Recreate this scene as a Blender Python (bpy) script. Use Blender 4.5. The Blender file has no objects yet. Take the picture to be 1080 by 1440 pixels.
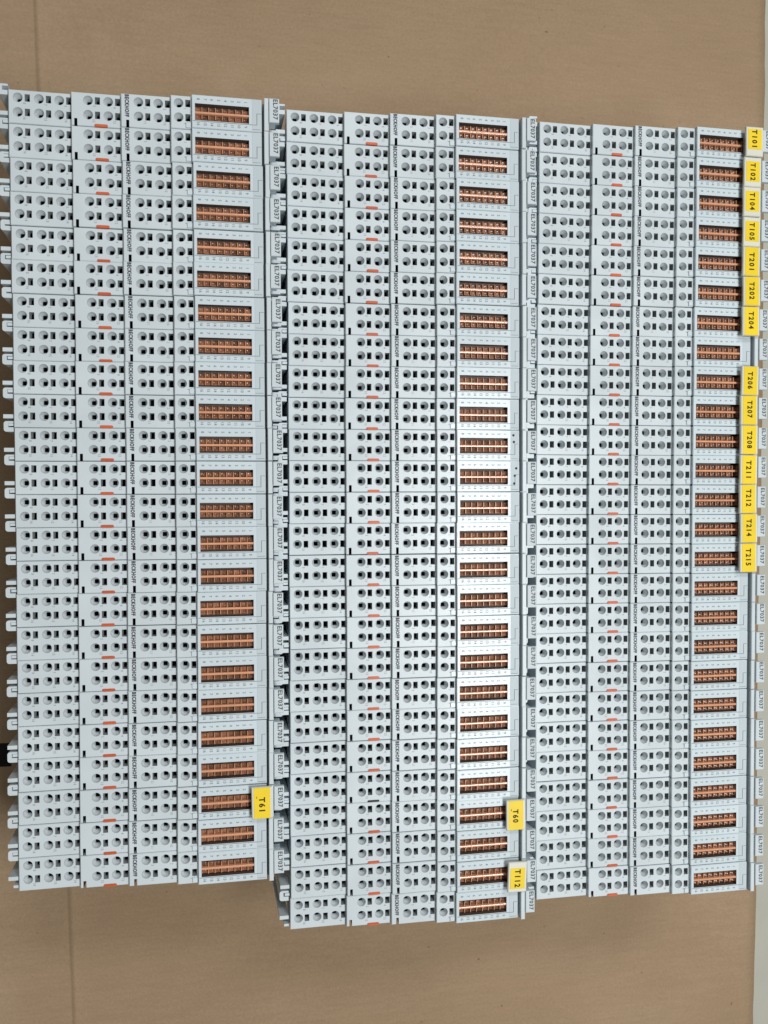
import bpy, bmesh, math, random
from mathutils import Vector, Matrix, Euler
random.seed(7)
S = 0.001                                   # everything below is laid out in millimetres
sc = bpy.context.scene
COL = sc.collection

# ------------------------------------------------------------------ camera
cam_d = bpy.data.cameras.new('camera')
cam = bpy.data.objects.new('camera', cam_d); COL.objects.link(cam)
cam.location = Vector((-14.66, -145.05, 303.94)) * S
cam.rotation_euler = (-0.0210, -0.1679, -0.0030)
cam_d.sensor_fit = 'HORIZONTAL'; cam_d.sensor_width = 36.0
cam_d.lens = 36.0 * 1119.13 / 1080.0
cam_d.clip_start = 0.005; cam_d.clip_end = 20.0
sc.camera = cam
sc.render.resolution_x, sc.render.resolution_y = 768, 1024

# ------------------------------------------------------------------ light: a dim room and the ceiling fittings above the table
w = bpy.data.worlds.new('World'); sc.world = w; w.use_nodes = True
bg = w.node_tree.nodes['Background']
bg.inputs[0].default_value = (1.0, 0.93, 0.84, 1); bg.inputs[1].default_value = 0.115

def area(name, loc, rot, sx, sy, power, color=(1, 1, 1)):
    l = bpy.data.lights.new(name, 'AREA'); l.shape = 'RECTANGLE'; l.size = sx; l.size_y = sy
    l.energy = power; l.color = color
    o = bpy.data.objects.new(name, l); COL.objects.link(o); o.location = loc; o.rotation_euler = rot
    return o
area('ceiling_light', (0.322, -0.285, 0.87), (0, 0.31, 0), 0.18, 0.62, 6.9, (1.0, 0.99, 0.97))
area('ceiling_light_far', (0.42, 0.98, 1.35), (-0.6, 0.2, 0), 0.9, 0.3, 10.8, (1.0, 0.985, 0.96))

sc.view_settings.view_transform = 'Standard'; sc.view_settings.look = 'None'
sc.view_settings.exposure = 0.0; sc.view_settings.gamma = 1.0
sc.view_settings.use_curve_mapping = False

# ------------------------------------------------------------------ materials
def mat(name, col, rough=0.5, spec=0.5, noise=0.0, nscale=60.0, bump=0.0, bscale=2000.0, rnd=0.0, rvar=0.0, coat=0.0):
    m = bpy.data.materials.new(name); m.use_nodes = True
    nt = m.node_tree; b = nt.nodes['Principled BSDF']; L = nt.links
    b.inputs['Roughness'].default_value = rough
    b.inputs['Specular IOR Level'].default_value = spec
    b.inputs['Coat Weight'].default_value = coat
    b.inputs['Base Color'].default_value = (*col, 1)
    geo = nt.nodes.new('ShaderNodeNewGeometry')
    src = None
    if noise:
        n = nt.nodes.new('ShaderNodeTexNoise'); n.inputs['Scale'].default_value = nscale; n.inputs['Detail'].default_value = 5
        L.new(geo.outputs['Position'], n.inputs['Vector'])
        mr = nt.nodes.new('ShaderNodeMapRange'); mr.inputs[1].default_value = 0.3; mr.inputs[2].default_value = 0.7
        mr.inputs[3].default_value = 1 - noise; mr.inputs[4].default_value = 1 + noise
        L.new(n.outputs['Fac'], mr.inputs[0]); src = mr.outputs[0]
        if rvar:
            m2 = nt.nodes.new('ShaderNodeMapRange'); m2.inputs[1].default_value = 0.3; m2.inputs[2].default_value = 0.7
            m2.inputs[3].default_value = rough - rvar; m2.inputs[4].default_value = rough + rvar
            L.new(n.outputs['Fac'], m2.inputs[0]); L.new(m2.outputs[0], b.inputs['Roughness'])
    if rnd:
        oi = nt.nodes.new('ShaderNodeObjectInfo')
        mr = nt.nodes.new('ShaderNodeMapRange'); mr.inputs[3].default_value = 1 - rnd; mr.inputs[4].default_value = 1 + rnd
        L.new(oi.outputs['Random'], mr.inputs[0])
        if src:
            mu = nt.nodes.new('ShaderNodeMath'); mu.operation = 'MULTIPLY'
            L.new(src, mu.inputs[0]); L.new(mr.outputs[0], mu.inputs[1]); src = mu.outputs[0]
        else: src = mr.outputs[0]
    if src:
        vm = nt.nodes.new('ShaderNodeVectorMath'); vm.operation = 'SCALE'; vm.inputs[0].default_value = col
        L.new(src, vm.inputs['Scale']); L.new(vm.outputs[0], b.inputs['Base Color'])
    if bump:
        n2 = nt.nodes.new('ShaderNodeTexNoise'); n2.inputs['Scale'].default_value = bscale; n2.inputs['Detail'].default_value = 3
        L.new(geo.outputs['Position'], n2.inputs['Vector'])
        bp = nt.nodes.new('ShaderNodeBump'); bp.inputs['Strength'].default_value = bump; bp.inputs['Distance'].default_value = 0.0001
        L.new(n2.outputs['Fac'], bp.inputs['Height']); L.new(bp.outputs['Normal'], b.inputs['Normal'])
    return m
M = {}
M['plastic'] = mat('light_grey_plastic', (0.58, 0.656, 0.698), 0.27, 0.27, 0.035, 60, 0.25, 2500, 0.025, 0.09)
M['socket'] = mat('socket_plastic', (0.575, 0.63, 0.66), 0.45, 0.4)
M['shaft_shade'] = mat('dark_shaft_shade', (0.018, 0.02, 0.021), 0.5, 0.3)  # near-black for metal contacts and for painted shade in slots and notches
M['pocket'] = mat('shaded_pocket_plastic', (0.33, 0.365, 0.375), 0.5, 0.3)  # housing plastic darkened with the shade inside slots and groove
M['cover'] = mat('indicator_cover_plastic', (0.585, 0.68, 0.73), 0.17, 0.28, 0.02, 45, 0.10, 2500, 0.02, 0.03)
M['field'] = mat('frosted_label_field', (0.495, 0.575, 0.62), 0.5, 0.3, 0.03, 60)
M['tab'] = mat('label_tab_paper', (0.55, 0.625, 0.67), 0.5, 0.3, 0.02, 60)
M['rib'] = mat('amber_rib_lit', (0.54, 0.265, 0.14), 0.3, 0.5, 0.1, 300, 0, 0, 0.1)  # amber lightened so the ribs look lit
M['recess'] = mat('shaded_window_recess', (0.12, 0.085, 0.07), 0.5, 0.4)  # dark brown holds the shade of the sunken window walls and floor
M['ridge'] = mat('amber_ridge', (0.68, 0.345, 0.205), 0.17, 0.75, 0.06, 300, 0, 0, 0.06)
M['lens'] = mat('amber_lens', (0.215, 0.097, 0.056), 0.25, 0.7, 0.35, 900, 0, 0, 0.4)
M['orange'] = mat('orange_release', (0.54, 0.115, 0.045), 0.42, 0.4, 0.04, 200, 0, 0, 0.08)
M['ink'] = mat('dark_ink', (0.05, 0.055, 0.075), 0.6, 0.2, 0.25, 1500)
M['tabink'] = mat('label_ink', (0.07, 0.08, 0.085), 0.6, 0.2, 0.25, 1500)
M['greyink'] = mat('grey_print', (0.20, 0.235, 0.25), 0.6, 0.2)
M['paleink'] = mat('moulded_number', (0.30, 0.34, 0.355), 0.5, 0.3)
M['line'] = mat('engraved_line', (0.13, 0.15, 0.155), 0.6, 0.2)
M['black'] = mat('black_marker', (0.006, 0.006, 0.007), 0.5, 0.3)
M['carrier'] = mat('tag_carrier', (0.66, 0.68, 0.60), 0.35, 0.5, 0.03, 80, 0, 0, 0.03)
M['yellow'] = mat('yellow_tag', (0.82, 0.61, 0.018), 0.42, 0.4, 0.04, 150, 0, 0, 0.03)
M['tagink'] = mat('tag_ink', (0.035, 0.02, 0.005), 0.6, 0.2)

def cardboard_mat():
    m = bpy.data.materials.new('brown_cardboard'); m.use_nodes = True
    nt = m.node_tree; b = nt.nodes['Principled BSDF']; L = nt.links
    b.inputs['Roughness'].default_value = 0.85; b.inputs['Specular IOR Level'].default_value = 0.15
    geo = nt.nodes.new('ShaderNodeNewGeometry')
    def noise(scale, det=5, vec=None, rough=0.6):
        n = nt.nodes.new('ShaderNodeTexNoise'); n.inputs['Scale'].default_value = scale; n.inputs['Detail'].default_value = det
        n.inputs['Roughness'].default_value = rough
        L.new(vec or geo.outputs['Position'], n.inputs['Vector']); return n.outputs['Fac']
    def ramp(src, stops):
        r = nt.nodes.new('ShaderNodeValToRGB'); L.new(src, r.inputs[0])
        e = r.color_ramp.elements; e[0].position, e[0].color = stops[0][0], (*stops[0][1], 1)
        e[1].position, e[1].color = stops[-1][0], (*stops[-1][1], 1)
        for p, c in stops[1:-1]:
            k = e.new(p); k.color = (*c, 1)
        return r.outputs[0]
    def mul(a, bb, f=1.0):
        x = nt.nodes.new('ShaderNodeMix'); x.data_type = 'RGBA'; x.blend_type = 'MULTIPLY'; x.inputs[0].default_value = f
        L.new(a, x.inputs[6]); L.new(bb, x.inputs[7]); return x.outputs[2]
    base = ramp(noise(7, 6), [(0.33, (0.308, 0.221, 0.139)), (0.55, (0.338, 0.245, 0.157)), (0.68, (0.372, 0.274, 0.181))])
    mp = nt.nodes.new('ShaderNodeMapping'); mp.inputs['Scale'].default_value = (1, 9, 1)
    L.new(geo.outputs['Position'], mp.inputs['Vector'])
    streak = ramp(noise(70, 4, mp.outputs[0]), [(0.25, (0.95, 0.945, 0.94)), (0.75, (1.05, 1.05, 1.05))])
    fib = ramp(noise(900, 3), [(0.25, (0.90, 0.89, 0.88)), (0.7, (1.06, 1.06, 1.06))])
    speck = ramp(noise(330, 2, rough=0.4), [(0.19, (0.55, 0.5, 0.45)), (0.25, (1, 1, 1))])
    c = mul(mul(mul(base, streak), fib), speck)
    L.new(c, b.inputs['Base Color'])
    # faint flutes of the corrugated core, and paper tooth
    wv = nt.nodes.new('ShaderNodeTexWave'); wv.bands_direction = 'Y'; wv.inputs['Scale'].default_value = 48
    wv.inputs['Distortion'].default_value = 0.6; L.new(geo.outputs['Position'], wv.inputs['Vector'])
    bp = nt.nodes.new('ShaderNodeBump'); bp.inputs['Strength'].default_value = 0.10; bp.inputs['Distance'].default_value = 0.0005
    L.new(wv.outputs['Fac'], bp.inputs['Height'])
    b2 = nt.nodes.new('ShaderNodeBump'); b2.inputs['Strength'].default_value = 0.25; b2.inputs['Distance'].default_value = 0.0003
    L.new(noise(500, 4), b2.inputs['Height']); L.new(bp.outputs['Normal'], b2.inputs['Normal'])
    L.new(b2.outputs['Normal'], b.inputs['Normal'])
    return m
M['card'] = cardboard_mat()
M['table'] = mat('pale_table_laminate', (0.43, 0.44, 0.385), 0.5, 0.3, 0.05, 30, 0.1, 900)

# ------------------------------------------------------------------ mesh helper (u right, v down, z up; millimetres)
class MB:
    def __init__(self): self.v = []; self.f = []; self.m = []
    def pt(self, u, v, z): self.v.append((u * S, -v * S, z * S)); return len(self.v) - 1
    def face(self, pts, mi=0):
        self.f.append([self.pt(*p) for p in pts]); self.m.append(mi)
    def box(self, u0, u1, v0, v1, z0, z1, mi=0, ch=0.0, bottom=False):
        c = ch
        if c:
            t = [(u0+c, v0+c), (u1-c, v0+c), (u1-c, v1-c), (u0+c, v1-c)]
            o = [(u0, v0), (u1, v0), (u1, v1), (u0, v1)]
            self.face([(*p, z1) for p in reversed(t)], mi)
            for i in range(4):
                j = (i+1) % 4
                self.face([(*o[j], z1-c), (*o[i], z1-c), (*t[i], z1), (*t[j], z1)], mi)
                self.face([(*o[j], z0), (*o[i], z0), (*o[i], z1-c), (*o[j], z1-c)], mi)
        else:
            o = [(u0, v0), (u1, v0), (u1, v1), (u0, v1)]
            self.face([(*p, z1) for p in reversed(o)], mi)
            for i in range(4):
                j = (i+1) % 4
                self.face([(*o[j], z0), (*o[i], z0), (*o[i], z1), (*o[j], z1)], mi)
        if bottom: self.face([(*p, z0) for p in o], mi)
    def prism(self, poly, z0, z1, mi=0, lean=0.0, ch=0.0):
        """poly: list of (u,v) counter-clockwise in u,v; extruded down; lean shifts u at the bottom"""
        self.face([(*p, z1) for p in reversed(poly)], mi)
        n = len(poly)
        for i in range(n):
            a, b = poly[i], poly[(i+1) % n]
            self.face([(b[0]+lean, b[1], z0), (a[0]+lean, a[1], z0), (*a, z1), (*b, z1)], mi)
    def mesh(self, name, mats, smooth=False, weld=True):
        me = bpy.data.meshes.new(name); me.from_pydata(self.v, [], self.f)
        for k in mats: me.materials.append(M[k])
        me.polygons.foreach_set('material_index', self.m)
        bm = bmesh.new(); bm.from_mesh(me)
        if weld: bmesh.ops.remove_doubles(bm, verts=bm.verts, dist=1e-7)
        bmesh.ops.recalc_face_normals(bm, faces=bm.faces) if weld else None
        bm.to_mesh(me); bm.free()
        if smooth: me.polygons.foreach_set('use_smooth', [True] * len(me.polygons))
        me.update(); return me

def text_mesh(txt, size, bold=0.0, extr=0.0, spacing=1.0, xs=1.0):
    """mesh of a word in millimetres, centred, lying in xy"""
    cu = bpy.data.curves.new('t', 'FONT'); cu.body = txt; cu.size = size; cu.resolution_u = 2
    cu.align_x = 'CENTER'; cu.align_y = 'CENTER'; cu.offset = bold; cu.space_character = spacing
    o = bpy.data.objects.new('t', cu); COL.objects.link(o)
    dg = bpy.context.evaluated_depsgraph_get(); dg.update()
    me = bpy.data.meshes.new_from_object(o.evaluated_get(dg))
    vs = [(p.co.x * xs, p.co.y) for p in me.vertices]; fs = [list(p.vertices) for p in me.polygons]
    bpy.data.objects.remove(o); bpy.data.curves.remove(cu); bpy.data.meshes.remove(me)
    xa = [p[0] for p in vs]; ya = [p[1] for p in vs]
    cx, cy = (min(xa)+max(xa))/2, (min(ya)+max(ya))/2
    return [(x-cx, y-cy) for x, y in vs], fs
def fit(tm, w, h):
    vs, fs = tm; a = max(p[0] for p in vs); b = max(p[1] for p in vs)
    return [(x*w/2/a, y*h/2/b) for x, y in vs], fs
def put_text(mb, tm, u, v, z, mi=0):
    """reads downwards: letter tops point to +u"""
    vs, fs = tm; base = len(mb.v)
    for x, y in vs: mb.pt(u + y, v + x, z)
    for f in fs: mb.f.append([base + i for i in f]); mb.m.append(mi)

# ------------------------------------------------------------------ terminal block layout (mm)
ZB = -60.0
SEC = [(0.0, 21.58, 0.0), (21.58, 38.95, 1.75), (38.95, 56.45, 3.34), (56.45, 63.93, 5.04), (63.93, 88.8, 6.63)]
CIRC = [3.15, 10.3, 17.2, 27.35, 34.3, 45.0, 51.9, 59.2]
SECOF = [0, 0, 0, 1, 1, 2, 2, 3]
ROWV = [2.75, 7.85]
CR = 1.68
PW0, PW1, PH = 2.35, 4.1, 1.3               # pocket offset from circle centre, half height
NOTCH = {1: (22.6, 23.65), 2: (40.7, 41.75)}
NV = 9.35                                    # notches open from here to the lower edge
V0, V1, C = 0.09, 11.91, 0.2                 # side walls, chamfer
WIN = (65.04, 84.28, 3.14, 9.14)

def pocket_span(i):
    a, b = CIRC[i] + PW0, CIRC[i] + PW1
    e = SEC[SECOF[i]][1] - 0.3
    return a, min(b, e)

def build_housing():
    mb = MB()
    for k, (u0, u1, z) in enumerate(SEC):
        last = k == len(SEC) - 1
        ua = u0 + (C if True else 0); ub = u1
        if last: us = [ua, WIN[0], WIN[1], ub]; vs = [V0+C, WIN[2], WIN[3], V1-C]
        else:
            us = {ua, ub}
            for i, s in enumerate(SECOF):
                if s == k:
                    a, b = pocket_span(i); us |= {CIRC[i]-2.2, CIRC[i]+2.1, a, b}
            if k in NOTCH: us |= set(NOTCH[k])
            us = sorted(us)
            vs = sorted({V0+C, V1-C, NV} | {r+d for r in ROWV for d in (-2.1, 2.1)} | {r+d for r in ROWV for d in (-PH, PH)})
        def cell_kind(a, b, c, d):
            cu, cv = (a+b)/2, (c+d)/2
            if last:
                return 'hole' if WIN[0] < cu < WIN[1] and WIN[2] < cv < WIN[3] else 'plate'
            if k in NOTCH and NOTCH[k][0] < cu < NOTCH[k][1] and cv > NV: return 'hole'
            for i, s in enumerate(SECOF):
                if s != k: continue
                for r in ROWV:
                    if CIRC[i]-2.2 < cu < CIRC[i]+2.1 and abs(cv-r) < 2.1: return 'circle'
                    pa, pb = pocket_span(i)
                    if pa < cu < pb and abs(cv-r) < PH: return 'hole'
            return 'plate'
        for a, b in zip(us, us[1:]):
            for c, d in zip(vs, vs[1:]):
                if b-a < 1e-6 or d-c < 1e-6: continue
                if cell_kind(a, b, c, d) == 'plate':
                    mb.face([(a, d, z), (b, d, z), (b, c, z), (a, c, z)], 1 if last else 0)
        if not last:                         # plates round the wire entries
            n = 24
            for i, s in enumerate(SECOF):
                if s != k: continue
                for r in ROWV:
                    a, b, c, d = CIRC[i]-2.2, CIRC[i]+2.1, r-2.1, r+2.1
                    ring = [(CIRC[i]+CR*math.cos(2*math.pi*(j+.5)/n), r+CR*math.sin(2*math.pi*(j+.5)/n), z) for j in range(n)]
                    cor = [(b, c, z), (b, d, z), (a, d, z), (a, c, z)]
                    for q in range(4):
                        # arc of side q, from angle -45 to +45 degrees about q*90
                        js = [(q*6 - 3 + t) % n for t in range(0, 7)]
                        arc = [ring[j] for j in js[:7]] if True else []
                        A, B = cor[q], cor[(q+1) % 4]
                        mb.face([A, B] + list(reversed(arc)), 0)
        # riser and its chamfer on the left
        zl = SEC[k-1][2] if k else -22.0
        mb.face([(u0, V0+C, zl), (u0, V1-C, zl), (u0, V1-C, z-C), (u0, V0+C, z-C)], 0)
        mb.face([(u0, V0+C, z-C), (u0, V1-C, z-C), (u0+C, V1-C, z), (u0+C, V0+C, z)], 1 if last else 0)
        # long-edge chamfers
        mb.face([(u0+C, V0+C, z), (u1, V0+C, z), (u1, V0, z-C), (u0, V0, z-C), (u0, V0+C, z-C)], 1 if last else 0)
        if k in NOTCH:
            n0, n1 = NOTCH[k]
            for a, b in ((u0+C, n0), (n1, u1)):
                mb.face([(a, V1, z-C), (b, V1, z-C), (b, V1-C, z), (a, V1-C, z)], 0)
            mb.face([(u0, V1, z-C), (u0+C, V1, z-C), (u0+C, V1-C, z), (u0, V1-C, z-C)], 0)
            dz = 7.0  # notch walls and floor below are coloured near-black as painted shade
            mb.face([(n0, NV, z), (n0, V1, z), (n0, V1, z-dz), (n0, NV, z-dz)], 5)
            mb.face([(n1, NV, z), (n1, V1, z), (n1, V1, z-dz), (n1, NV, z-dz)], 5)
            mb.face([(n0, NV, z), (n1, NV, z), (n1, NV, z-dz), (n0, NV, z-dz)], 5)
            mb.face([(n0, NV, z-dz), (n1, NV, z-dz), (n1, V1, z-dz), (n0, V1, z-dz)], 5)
        else:
            mb.face([(u0, V1, z-C), (u1, V1, z-C), (u1, V1-C, z), (u0+C, V1-C, z), (u0, V1-C, z-C)], 1 if last else 0)
    # groove and end strip
    g0, g1, gz, s1, sz = 88.8, 89.65, 3.6, 91.3, 8.3
    z5 = SEC[4][2]
    mb.face([(g0, V0, z5-C), (g0, V1, z5-C), (g0, V1, gz), (g0, V0, gz)], 2)
    mb.face([(g0, V0+C, z5), (g0, V1-C, z5), (g0, V1, z5-C), (g0, V0, z5-C)], 1)
    mb.face([(g0, V0, gz), (g0, V1, gz), (g1, V1, gz), (g1, V0, gz)], 4)  # groove floor takes the darkened plastic, its shade put into the colour
    mb.face([(g1, V0, gz), (g1, V1, gz), (g1, V1, sz-C), (g1, V0, sz-C)], 0)
    mb.face([(g1, V0, sz-C), (g1, V1, sz-C), (g1+C, V1-C, sz), (g1+C, V0+C, sz)], 0)
    mb.face([(g1+C, V0+C, sz), (g1+C, V1-C, sz), (s1-C, V1-C, sz), (s1-C, V0+C, sz)], 0)
    mb.face([(s1, V0, sz-C), (s1, V1, sz-C), (s1-C, V1-C, sz), (s1-C, V0+C, sz)], 0)
    mb.face([(g1, V0, sz-C), (g1+C, V0+C, sz), (s1-C, V0+C, sz), (s1, V0, sz-C)], 0)
    mb.face([(g1, V1, sz-C), (g1+C, V1-C, sz), (s1-C, V1-C, sz), (s1, V1, sz-C)], 0)
    # long sides (stepped outline), both ends, underside
    top0 = []; top1 = []
    for k, (u0, u1, z) in enumerate(SEC):
        top0 += [(u0, z-C), (u1, z-C)]
        if k in NOTCH:
            a, b = NOTCH[k]
            top1 += [(u0, z-C), (a, z-C), (a, z-7.0), (b, z-7.0), (b, z-C), (u1, z-C)]
        else: top1 += [(u0, z-C), (u1, z-C)]
    tail = [(g0, gz), (g1, gz), (g1, sz-C), (s1, sz-C), (s1, -22.0), (94.0, -44.0), (94.0, ZB)]
    head = [(-3.0, ZB), (-3.0, -44.0), (0.0, -22.0)]
    for vv, tp in ((V0, top0), (V1, top1)):
        mb.face([(u, vv, z) for u, z in tp + tail + head], 0)
    for (a, za), (b, zb) in ((tail[3], tail[4]), (tail[4], tail[5]), (tail[5], tail[6]), (tail[6], head[0]), (head[0], head[1]), (head[1], head[2])):
        mb.face([(a, V0, za), (a, V1, za), (b, V1, zb), (b, V0, zb)], 0)
    # window recess
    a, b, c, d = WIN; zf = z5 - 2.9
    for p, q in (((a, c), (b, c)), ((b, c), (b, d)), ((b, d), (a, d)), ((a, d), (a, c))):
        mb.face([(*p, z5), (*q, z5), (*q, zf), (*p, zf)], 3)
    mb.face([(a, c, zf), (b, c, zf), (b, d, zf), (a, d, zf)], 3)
    me = mb.mesh('housing', ['plastic', 'cover', 'field', 'recess', 'pocket', 'shaft_shade'])
    return me

def build_wire_entry():
    mb = MB(); n = 24
    def ring(r, z, sq=0.0):
        out = []
        for j in range(n):
            t = 2*math.pi*(j+.5)/n; c, s = math.cos(t), math.sin(t)
            if sq:
                k = 1/max(abs(c), abs(s)); kk = 1*(1-sq) + min(k, 1.28)*sq
                out.append((r*c*kk, r*s*kk, z))
            else: out.append((r*c, r*s, z))
        return out
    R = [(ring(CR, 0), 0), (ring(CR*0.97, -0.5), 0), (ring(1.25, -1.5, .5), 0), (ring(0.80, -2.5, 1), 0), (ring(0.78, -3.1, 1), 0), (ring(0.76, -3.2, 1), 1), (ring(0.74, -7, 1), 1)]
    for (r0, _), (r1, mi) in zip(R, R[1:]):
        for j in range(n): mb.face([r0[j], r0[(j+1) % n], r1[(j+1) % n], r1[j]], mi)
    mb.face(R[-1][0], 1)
    me = mb.mesh('wire_entry', ['socket', 'shaft_shade'])
    me.polygons.foreach_set('use_smooth', [p.material_index == 0 for p in me.polygons]); me.flip_normals() if me.polygons[0].normal.z < -0.9 else None
    return me
def build_pocket(w):
    mb = MB(); h = PH; d = 6.5
    o = [(0, -h), (w, -h), (w, h), (0, h)]
    i = [(0.1, -h+.12), (w-.1, -h+.12), (w-.1, h-.12), (.1, h-.12)]
    for a in range(4):
        b = (a+1) % 4
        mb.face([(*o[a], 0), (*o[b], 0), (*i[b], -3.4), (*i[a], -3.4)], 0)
        mb.face([(*i[a], -3.4), (*i[b], -3.4), (*i[b], -d), (*i[a], -d)], 1)  # lower walls coloured near-black in place of depth shade
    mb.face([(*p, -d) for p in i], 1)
    return mb.mesh('release_slot', ['pocket', 'shaft_shade'])
CELL = (WIN[1]-WIN[0]) / 8
def build_ridge():
    mb = MB(); z5 = SEC[4][2]
    a, b = WIN[0]+.02, WIN[1]-.02; vc = 6.25; hw = 0.42; zt = z5-0.25; zf = z5-2.8
    n = 8; prof = [(vc-hw, zf)] + [(vc-hw, zt-.2), (vc-hw+.05, zt-.06), (vc-hw+.14, zt-.01), (vc, zt+.012), (vc+hw-.14, zt-.01), (vc+hw-.05, zt-.06), (vc+hw, zt-.2)] + [(vc+hw, zf)]; _old = [(vc-hw*math.copysign(abs(math.cos(math.pi*j/n))**.8, math.cos(math.pi*j/n)), zt-0.22+0.22*math.sin(math.pi*j/n)) for j in range(n+1)] + [(vc+hw, zf)]
    for (v0, z0), (v1, z1) in zip(prof, prof[1:]):
        mb.face([(a, v0, z0), (b, v0, z0), (b, v1, z1), (a, v1, z1)], 0)
    for j in range(0, 9):
        u = WIN[0] + CELL*j; u0, u1 = max(a, u-.14), min(b, u+.14)
        for v0, v1 in ((4.05, vc-hw-.01), (vc+hw+.01, 8.35)):
            mb.box(u0, u1, v0, v1, zf, z5-0.75, 1, 0.05)
    me = mb.mesh('amber_divider', ['ridge', 'rib'])
    for p in me.polygons:
        if abs(p.center.y + vc*S) < hw*S*1.01 and len(p.vertices) == 4: p.use_smooth = True
    return me
def build_lens():
    mb = MB(); w, h = CELL-.32, 1.62; n = 6
    def z(i, j):
        x, y = 2*i/n-1, 2*j/n-1
        e = max(abs(x), abs(y))
        return -0.42*(1-e**3) + 0.3*max(0, 1-((x+.1)**2+(y-.2)**2)*5)
    for i in range(n):
        for j in range(n):
            P = [(i, j), (i+1, j), (i+1, j+1), (i, j+1)]
            mb.face([(w*(p/n-.5), h*(q/n-.5), z(p, q)) for p, q in reversed(P)], 0)
    o = [(-w/2, -h/2), (w/2, -h/2), (w/2, h/2), (-w/2, h/2)]
    for i in range(4):
        a, b = o[i], o[(i+1) % 4]
        mb.face([(*b, -1.3), (*a, -1.3), (*a, 0), (*b, 0)], 0)
    return mb.mesh('indicator_lens', ['lens'], smooth=True, weld=False)
def capsule(u0, u1, v0, v1, n=5, flat_bottom=False):
    r = (v1-v0)/2; pts = []
    for j in range(n+1):
        t = math.pi/2 + math.pi*j/n; pts.append((u0+r+r*math.cos(t), (v0+v1)/2 + r*math.sin(t)))
    for j in range(n+1):
        t = -math.pi/2 + math.pi*j/n; pts.append((u1-r+r*math.cos(t), (v0+v1)/2 + r*math.sin(t)))
    return pts
def build_release_tab():
    mb = MB(); z = SEC[1][2]
    mb.prism(capsule(29.6, 34.3, 11.05, 12.1), z-1.2, z+0.18)
    mb.prism(capsule(30.1, 33.8, 11.3, 12.02), z+0.18, z+0.32)
    return mb.mesh('release_tab', ['orange'])
def build_missing_tab():
    mb = MB(); z = SEC[1][2]
    mb.prism(capsule(29.6, 34.3, 11.15, 11.95), z-1.2, z+0.05)  # solid dark capsule stands in for the shade of the empty slot
    return mb.mesh('empty_slot_shade', ['shaft_shade'])
def mirror(poly, m):
    return [(m-u, v) for u, v in reversed(poly)]
def build_clip(right):
    mb = MB(); zt = -1.5; zb = -34.0
    bar = [(-4.0, 7.15), (-0.55, 7.15), (-0.55, 8.55), (-4.0, 8.55)]
    small = [(-2.3, 10.35), (-0.5, 10.35), (-0.5, 11.3), (-2.3, 11.3)]
    for p in (bar, small):
        mb.prism(p if not right else mirror(p, 91.3), zb, zt, 0, 2.0 if right else -2.0)
    for p in ([(-0.55, 6.9), (0.1, 6.9), (0.1, 11.5), (-0.55, 11.5)],):
        mb.prism(p if not right else mirror(p, 91.3), zb, zt-2.4, 0)
    return mb.mesh('retaining_clip', ['plastic'])
def build_loop(right):
    mb = MB(); zt = -1.5; zb = -34.0
    r = 0.9
    L = [(-0.55, -2.45), (-0.55, -1.75), (-2.5, -1.75), (-2.5, -0.25), (-0.55, -0.25), (-0.55, 1.35)]
    for j in range(5):
        t = math.pi/2 + (math.pi/2)*j/4; L.append((-4.0+r+r*math.cos(t), 1.35-r+r*math.sin(t)))
    for j in range(5):
        t = math.pi + (math.pi/2)*j/4; L.append((-4.0+r+r*math.cos(t), -2.45+r+r*math.sin(t)))
    mb.prism(L if not right else mirror(L, 91.3), zb, zt, 0, 2.0 if right else -2.0)
    return mb.mesh('retaining_loop', ['plastic'])
def build_tab():
    mb = MB()
    mb.box(91.45, 95.1, 0.45, 9.1, 7.4, 8.9, 0, 0.15, True)
    mb.box(91.2, 93.8, 1.0, 8.4, 2.0, 7.4, 0)
    return mb.mesh('label_tab', ['tab'])
def build_field():
    mb = MB(); z = SEC[4][2]
    mb.box(85.35, 88.7, 0.4, 11.6, z-.5, z+0.06, 0, 0.05)
    return mb.mesh('label_field', ['field'])
def build_latch_corner():
    mb = MB(); z = SEC[3][2]
    mb.box(61.75, 63.6, 9.75, 11.55, z-.4, z+0.45, 0, 0.12)
    mb.box(62.3, 63.3, 9.35, 9.75, z-.4, z+0.25, 0, 0.08)
    return mb.mesh('latch_corner', ['cover'])
def build_lines():
    mb = MB(); z = SEC[4][2]+0.09; t = 0.09
    def seg(u0, u1, v0, v1, zz=z): mb.face([(u0, v1, zz), (u1, v1, zz), (u1, v0, zz), (u0, v0, zz)])
    seg(64.3, 84.2, 9.36, 9.36+2*t, SEC[4][2]+.03); seg(84.2, 87.2, 9.38, 9.38+1.6*t); seg(87.0, 87.2, 5.3, 9.38); seg(87.2, 88.6, 5.3, 5.3+1.4*t)
    seg(85.6, 88.4, 11.05, 11.05+1.3*t)
    return mb.mesh('outline_print', ['line'], weld=False)

ME = {}
ME['housing'] = build_housing(); ME['wire'] = build_wire_entry(); ME['ridge'] = build_ridge(); ME['lens'] = build_lens()
ME['rtab'] = build_release_tab(); ME['mtab'] = build_missing_tab()
ME['clipL'], ME['clipR'] = build_clip(False), build_clip(True)
ME['loopL'], ME['loopR'] = build_loop(False), build_loop(True)
ME['tab'] = build_tab(); ME['field'] = build_field(); ME['lines'] = build_lines(); ME['corner'] = build_latch_corner()
POCK = {}
def pocket_mesh(i):
    a, b = pocket_span(i); k = round(b-a, 3)
    if k not in POCK: POCK[k] = build_pocket(b-a)
    return POCK[k]

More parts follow.
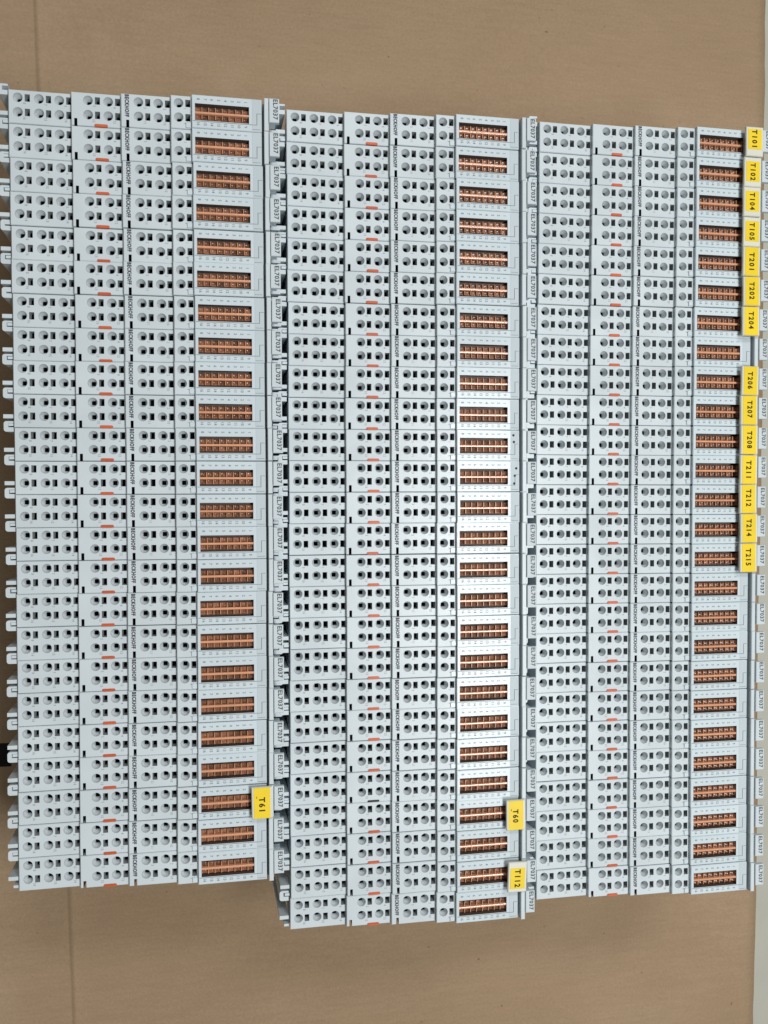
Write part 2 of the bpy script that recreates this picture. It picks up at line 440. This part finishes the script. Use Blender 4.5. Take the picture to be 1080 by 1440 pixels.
def maker_word():
    mb = MB(); put_text(mb, fit(text_mesh('BECKHOFF', 2.2, 0.12, spacing=1.16), 8.0, 1.55), 41.0, 4.35, SEC[2][2]+.03); return mb.mesh('maker_lettering', ['ink'], weld=False)
def type_word():
    mb = MB(); put_text(mb, fit(text_mesh('EL7037', 2.45, 0.07, spacing=1.1), 7.3, 1.75), 93.75, 4.5, 8.93); return mb.mesh('type_lettering', ['tabink'], weld=False)
def numbers():
    m1 = MB(); m2 = MB()
    for i in range(8):
        for row, v, n in ((0, 1.6, 8-i), (1, 10.45, 16-i)):
            put_text(m1, text_mesh(str(n), 1.5, 0.03, xs=0.9), WIN[0]+CELL*(i+.5), v, SEC[4][2]+.03)
        for row in range(2):
            k = SECOF[i]; n = 8-i if row == 0 else 16-i
            u = CIRC[i]+2.25
            if k in (1,) and row == 1 and i == 3: u -= .3
            put_text(m2, text_mesh(str(n), 1.4, 0.02, xs=0.85), u, ROWV[row]+(1.95 if row == 0 else 2.1), SEC[k][2]+.03)
    return m1.mesh('indicator_numbers', ['greyink'], weld=False), m2.mesh('contact_numbers', ['paleink'], weld=False)
ME['maker'] = maker_word(); ME['type'] = type_word(); ME['inum'], ME['cnum'] = numbers()
def dot_mesh():
    mb = MB(); n = 9
    mb.face([(.5*math.cos(-2*math.pi*j/n)*(1+.12*math.sin(3*j)), .5*math.sin(-2*math.pi*j/n), 0) for j in range(n)])
    return mb.mesh('ink_dot', ['black'], weld=False)
ME['dot'] = dot_mesh()

# ------------------------------------------------------------------ things
def child(parent, name, me, u=0, v=0, z=0):
    o = bpy.data.objects.new(name, me); COL.objects.link(o); o.parent = parent
    o.location = (u*S, -v*S, z*S); return o
def thing(name, label, cat, loc, rot=(0, 0, 0), group=None):
    o = bpy.data.objects.new(name, None); COL.objects.link(o); o.empty_display_size = 0.005
    o.location = loc; o.rotation_euler = rot; o['label'] = label; o['category'] = cat
    if group: o['group'] = group
    return o

# the setting: a pale table top, a sheet of cardboard on it
def build_table():
    me = bpy.data.meshes.new('tabletop')
    z = (ZB-5.0)*S
    bm = bmesh.new()
    b = bmesh.ops.create_cube(bm, size=1.0, matrix=Matrix.Translation((0.1, -0.15, z-0.015)) @ Matrix.Diagonal((1.6, 1.8, 0.03, 1)))
    bm.to_mesh(me); bm.free(); me.materials.append(M['table'])
    o = bpy.data.objects.new('tabletop', me); COL.objects.link(o); o['kind'] = 'structure'
build_table()
def build_card():
    crx = lambda y: -102.7 + (51.5-y)*10.3/416.6          # score line of the fold, in mm
    def surf(x, y):
        t = x - crx(y)
        if t >= 0: dz = 0.55*max(0.0, 1 - t/6.0)**2                     # rounded ridge of the pressed fold
        else: dz = 0.55 - 1.0*min(1.0, -t/0.9) - min(1.6, max(0.0, -t-.9)*0.04)   # the flap beyond lies a little lower
        return dz - 0.95 - 0.3*math.sin(x*.031+1.3)*math.sin(y*.024) - 0.05*math.sin(x*.11+y*.07)
    def xs_at(y):
        c = crx(y)
        left = [-330, -300, -260, -220, -190, -170, -150, -135, -126, -118.2]
        mid = [c-6, c-1.6, c-0.9, c, c+1.2, c+3, c+7]
        n = 46; e = 241.4 - (94.0-y)*0.0056
        right = [c+7 + (e-(c+7))*j/n for j in range(1, n+1)]
        return left + mid + right
    ys = sorted(set([round(260 - 10*j, 1) for j in range(0, 93)] + [-251.7, -262.6]))
    rng = random.Random(3); bm = bmesh.new(); grid = []
    ev = 0.0
    for y in ys:
        xs = xs_at(y); row = []
        c = crx(y)
        ev = 0.75*ev + rng.uniform(-.35, .35)
        for i, x in enumerate(xs):
            dz = surf(x, y)
            if i == len(xs)-1: x += ev; dz -= 0.25
            row.append(bm.verts.new((x*S, y*S, (ZB+dz)*S)))
        grid.append(row)
    for j in range(len(ys)-1):
        for i in range(len(grid[0])-1):
            bm.faces.new((grid[j][i], grid[j][i+1], grid[j+1][i+1], grid[j+1][i]))
    bmesh.ops.recalc_face_normals(bm, faces=bm.faces)
    if sum(f.normal.z for f in bm.faces) < 0: bmesh.ops.reverse_faces(bm, faces=bm.faces)
    for f in bm.faces: f.smooth = True
    be = [e for e in bm.edges if e.is_boundary]
    r = bmesh.ops.extrude_edge_only(bm, edges=be)
    for v in [g for g in r['geom'] if isinstance(g, bmesh.types.BMVert)]: v.co.z -= 4.2*S
    for f in [g for g in r['geom'] if isinstance(g, bmesh.types.BMFace)]: f.smooth = False
    me = bpy.data.meshes.new('cardboard_sheet'); bm.to_mesh(me); bm.free(); me.materials.append(M['card'])
    o = bpy.data.objects.new('cardboard_sheet', me); COL.objects.link(o)
    pm = bmesh.new()                                                   # flat black bar laid on the sheet
    bx = [(-190, -262.0), (-117.4, -262.6), (-117.0, -252.4), (-190, -251.6)]
    pm.faces.new([pm.verts.new((x*S, y*S, (ZB+surf(x, y)+0.12)*S)) for x, y in bx])
    pme = bpy.data.meshes.new('black_bar'); pm.to_mesh(pme); pm.free(); pme.materials.append(M['black'])
    child(o, 'black_bar', pme)
    o['label'] = 'large creased brown cardboard sheet lying under all the terminal blocks'; o['category'] = 'cardboard'
build_card()

ORD = ['topmost', 'second', 'third', 'fourth', 'fifth', 'sixth', 'seventh', 'eighth', 'ninth', 'tenth', 'eleventh', 'twelfth', 'thirteenth',
       'fourteenth', 'fifteenth', 'sixteenth', 'seventeenth', 'eighteenth', 'nineteenth', 'twentieth', 'twenty-first', 'twenty-second',
       'twenty-third', 'twenty-fourth', 'twenty-fifth', 'twenty-sixth']
#        x, y, turn, bow (mm), number of blocks, name of the column
COLS = [(-98.087, -0.545, 0.0006, 0.558, 24, 'left'), (0.0, 0.0, 0.0, 0.35, 26, 'middle'), (100.122, 2.841, -0.0039, -0.787, 26, 'right')]
TAGS = {(0, 21): 'T61', (1, 22): 'T60', (1, 24): 'T112', (2, 0): 'T101', (2, 1): 'T102', (2, 2): 'T104', (2, 3): 'T105', (2, 4): 'T201', (2, 5): 'T202',
        (2, 6): 'T204', (2, 8): 'T206', (2, 9): 'T207', (2, 10): 'T208', (2, 11): 'T211', (2, 12): 'T212', (2, 13): 'T214', (2, 14): 'T215'}
DOTS = {(1, 10): [(86.5, 2.0), (86.7, 4.6)], (1, 11): [(87.6, 2.9), (87.0, 5.8), (86.8, 8.8)]}
NOTAB = {(1, 21)}
rng = random.Random(11)

def terminal(c, n):
    ox, oy, th, cv, N, cname = COLS[c]
    s = (n+.5)/N*2-1
    u = cv*(1-s*s) + rng.uniform(-.14, .14); v = 12.0*n + rng.uniform(-.05, .05)
    x = ox + math.cos(th)*u + math.sin(th)*v; y = oy + math.sin(th)*u - math.cos(th)*v
    z = rng.uniform(-.16, .16)
    where = ('topmost of' if n == 0 else 'bottom one of' if n == N-1 else ORD[n] + ' from top of') + ' the ' + cname + ' column'
    key = (c, n)
    extra = ''
    if key in TAGS: extra = ' under yellow tag %s,' % TAGS[key]
    elif key in DOTS: extra = ' with %s black ink dots,' % ('two' if len(DOTS[key]) == 2 else 'three')
    elif key in NOTAB: extra = ' missing its orange tab,'
    elif c == 2 and n == 7: extra = ' untagged between yellow tags,'
    t = thing('terminal_block', ('light grey terminal block%s ' % (extra or ',')) + where, 'terminal block', (x*S, y*S, z*S),
              (0, 0, th + rng.uniform(-.0013, .0013)), 'terminal blocks in the %s column' % cname)
    h = child(t, 'housing', ME['housing'])
    for i in range(8):
        zz = SEC[SECOF[i]][2]; a, b = pocket_span(i)
        for r in ROWV:
            child(t, 'wire_entry', ME['wire'], CIRC[i], r, zz)
            child(t, 'release_slot', pocket_mesh(i), a, r, zz)
    zw = SEC[4][2]
    child(t, 'amber_divider', ME['ridge'])
    for i in range(8):
        for v_ in (4.85, 7.6):
            child(t, 'indicator_lens', ME['lens'], WIN[0]+CELL*(i+.5), v_, zw-1.45+rng.uniform(-.08, .08))
    child(t, 'empty_slot_shade' if key in NOTAB else 'release_tab', ME['mtab' if key in NOTAB else 'rtab'], rng.uniform(-.2, .2), rng.uniform(-.08, .1))
    child(t, 'retaining_clip', ME['clipL']); child(t, 'retaining_loop', ME['loopL'])
    child(t, 'retaining_clip', ME['clipR']); child(t, 'retaining_loop', ME['loopR'])
    tab = child(t, 'label_tab', ME['tab'], rng.uniform(-.1, .1), rng.uniform(-.1, .15), rng.uniform(-.1, .1))
    child(tab, 'type_lettering', ME['type'], 0, rng.uniform(-.15, .15))
    child(t, 'label_field', ME['field'])
    child(t, 'outline_print', ME['lines']); child(t, 'latch_corner', ME['corner'])
    child(t, 'maker_lettering', ME['maker']); child(t, 'indicator_numbers', ME['inum']); child(t, 'contact_numbers', ME['cnum'])
    for u_, v_ in DOTS.get(key, ()): child(t, 'ink_dot', ME['dot'], u_, v_, zw+.11)
    if key in TAGS: tag(t, key, where)

TAGM = {}
def tag_label(key, txt):
    if key[0] == 0: return 'yellow marker tag lettered %s, the only tag on the left column' % txt
    if key[0] == 1: return '%s of the two yellow marker tags on the middle column, lettered %s' % ('upper' if key[1] == 22 else 'lower', txt)
    i = sorted(k for k in TAGS if k[0] == 2).index(key)
    return 'yellow marker tag lettered %s, %s tag %s the right column' % (txt, ORD[i], 'of' if i == 0 else 'from the top of')
def tag_meshes(short):
    if short in TAGM: return TAGM[short]
    mb = MB(); mb.box(0, 7.6, 0.12, 11.86, 1.75, 2.85, 0, 0.3, True); mb.box(2.6, 6.2, 1.0, 11.0, 0, 1.8, 1)
    a = mb.mesh('tag_carrier', ['carrier', 'field'])
    mb = MB()
    if short: mb.box(0.75, 6.85, 1.7, 9.9, 2.5, 2.95, 0, 0.12)
    else: mb.box(0.75, 6.85, 0.3, 11.7, 2.5, 2.95, 0, 0.12)
    b = mb.mesh('tag_insert', ['yellow'])
    TAGM[short] = (a, b); return a, b
def tag(t, key, where):
    txt = TAGS[key]; c, n = key
    short = key in ((2, 0), (2, 1), (2, 2), (2, 3), (1, 24))
    du = {(2, 0): .45, (2, 1): -.1, (2, 2): -.4, (2, 3): -.2, (2, 14): .2, (2, 13): .35}.get(key, rng.uniform(-.15, .15))
    off = Vector(((83.15+du)*S, -rng.uniform(-.05, .05)*S, (SEC[4][2]+.1)*S))
    rot = t.rotation_euler.copy(); rot.z += rng.uniform(-.012, .012)
    if key == (1, 24): rot.z -= 0.03; rot.y += 0.03; off.z += 0.0004; off.x += .0006
    if key == (1, 22): rot.z -= 0.01
    g = thing('marker_tag', tag_label(key, txt), 'tag',
              t.location + off, rot, 'yellow marker tags')
    a, b = tag_meshes(short)
    child(g, 'tag_carrier', a)
    dv = -.7 if key == (2, 0) else 0.6 if key == (1, 24) else 0
    ins = child(g, 'tag_insert', b, 0, dv)
    mb = MB(); put_text(mb, fit(text_mesh(txt, 3.0, 0.11, spacing=1.3), 7.0 if len(txt) == 4 else 5.2, 2.35), 3.7+rng.uniform(-.2, .2), 5.7+rng.uniform(-.3, .3), 2.98)
    if key in ((0, 21), (1, 22)): put_text(mb, text_mesh('---', 1.2, 0.05, xs=.7), 1.9, 3.2, 2.98)
    if key in ((0, 21), (1, 22)): mb.v = [(x, y-.6*S, z) for x, y, z in mb.v]
    child(ins, 'tag_lettering', mb.mesh('tag_lettering', ['tagink'], weld=False))

for c in range(3):
    for n in range(COLS[c][4]): terminal(c, n)
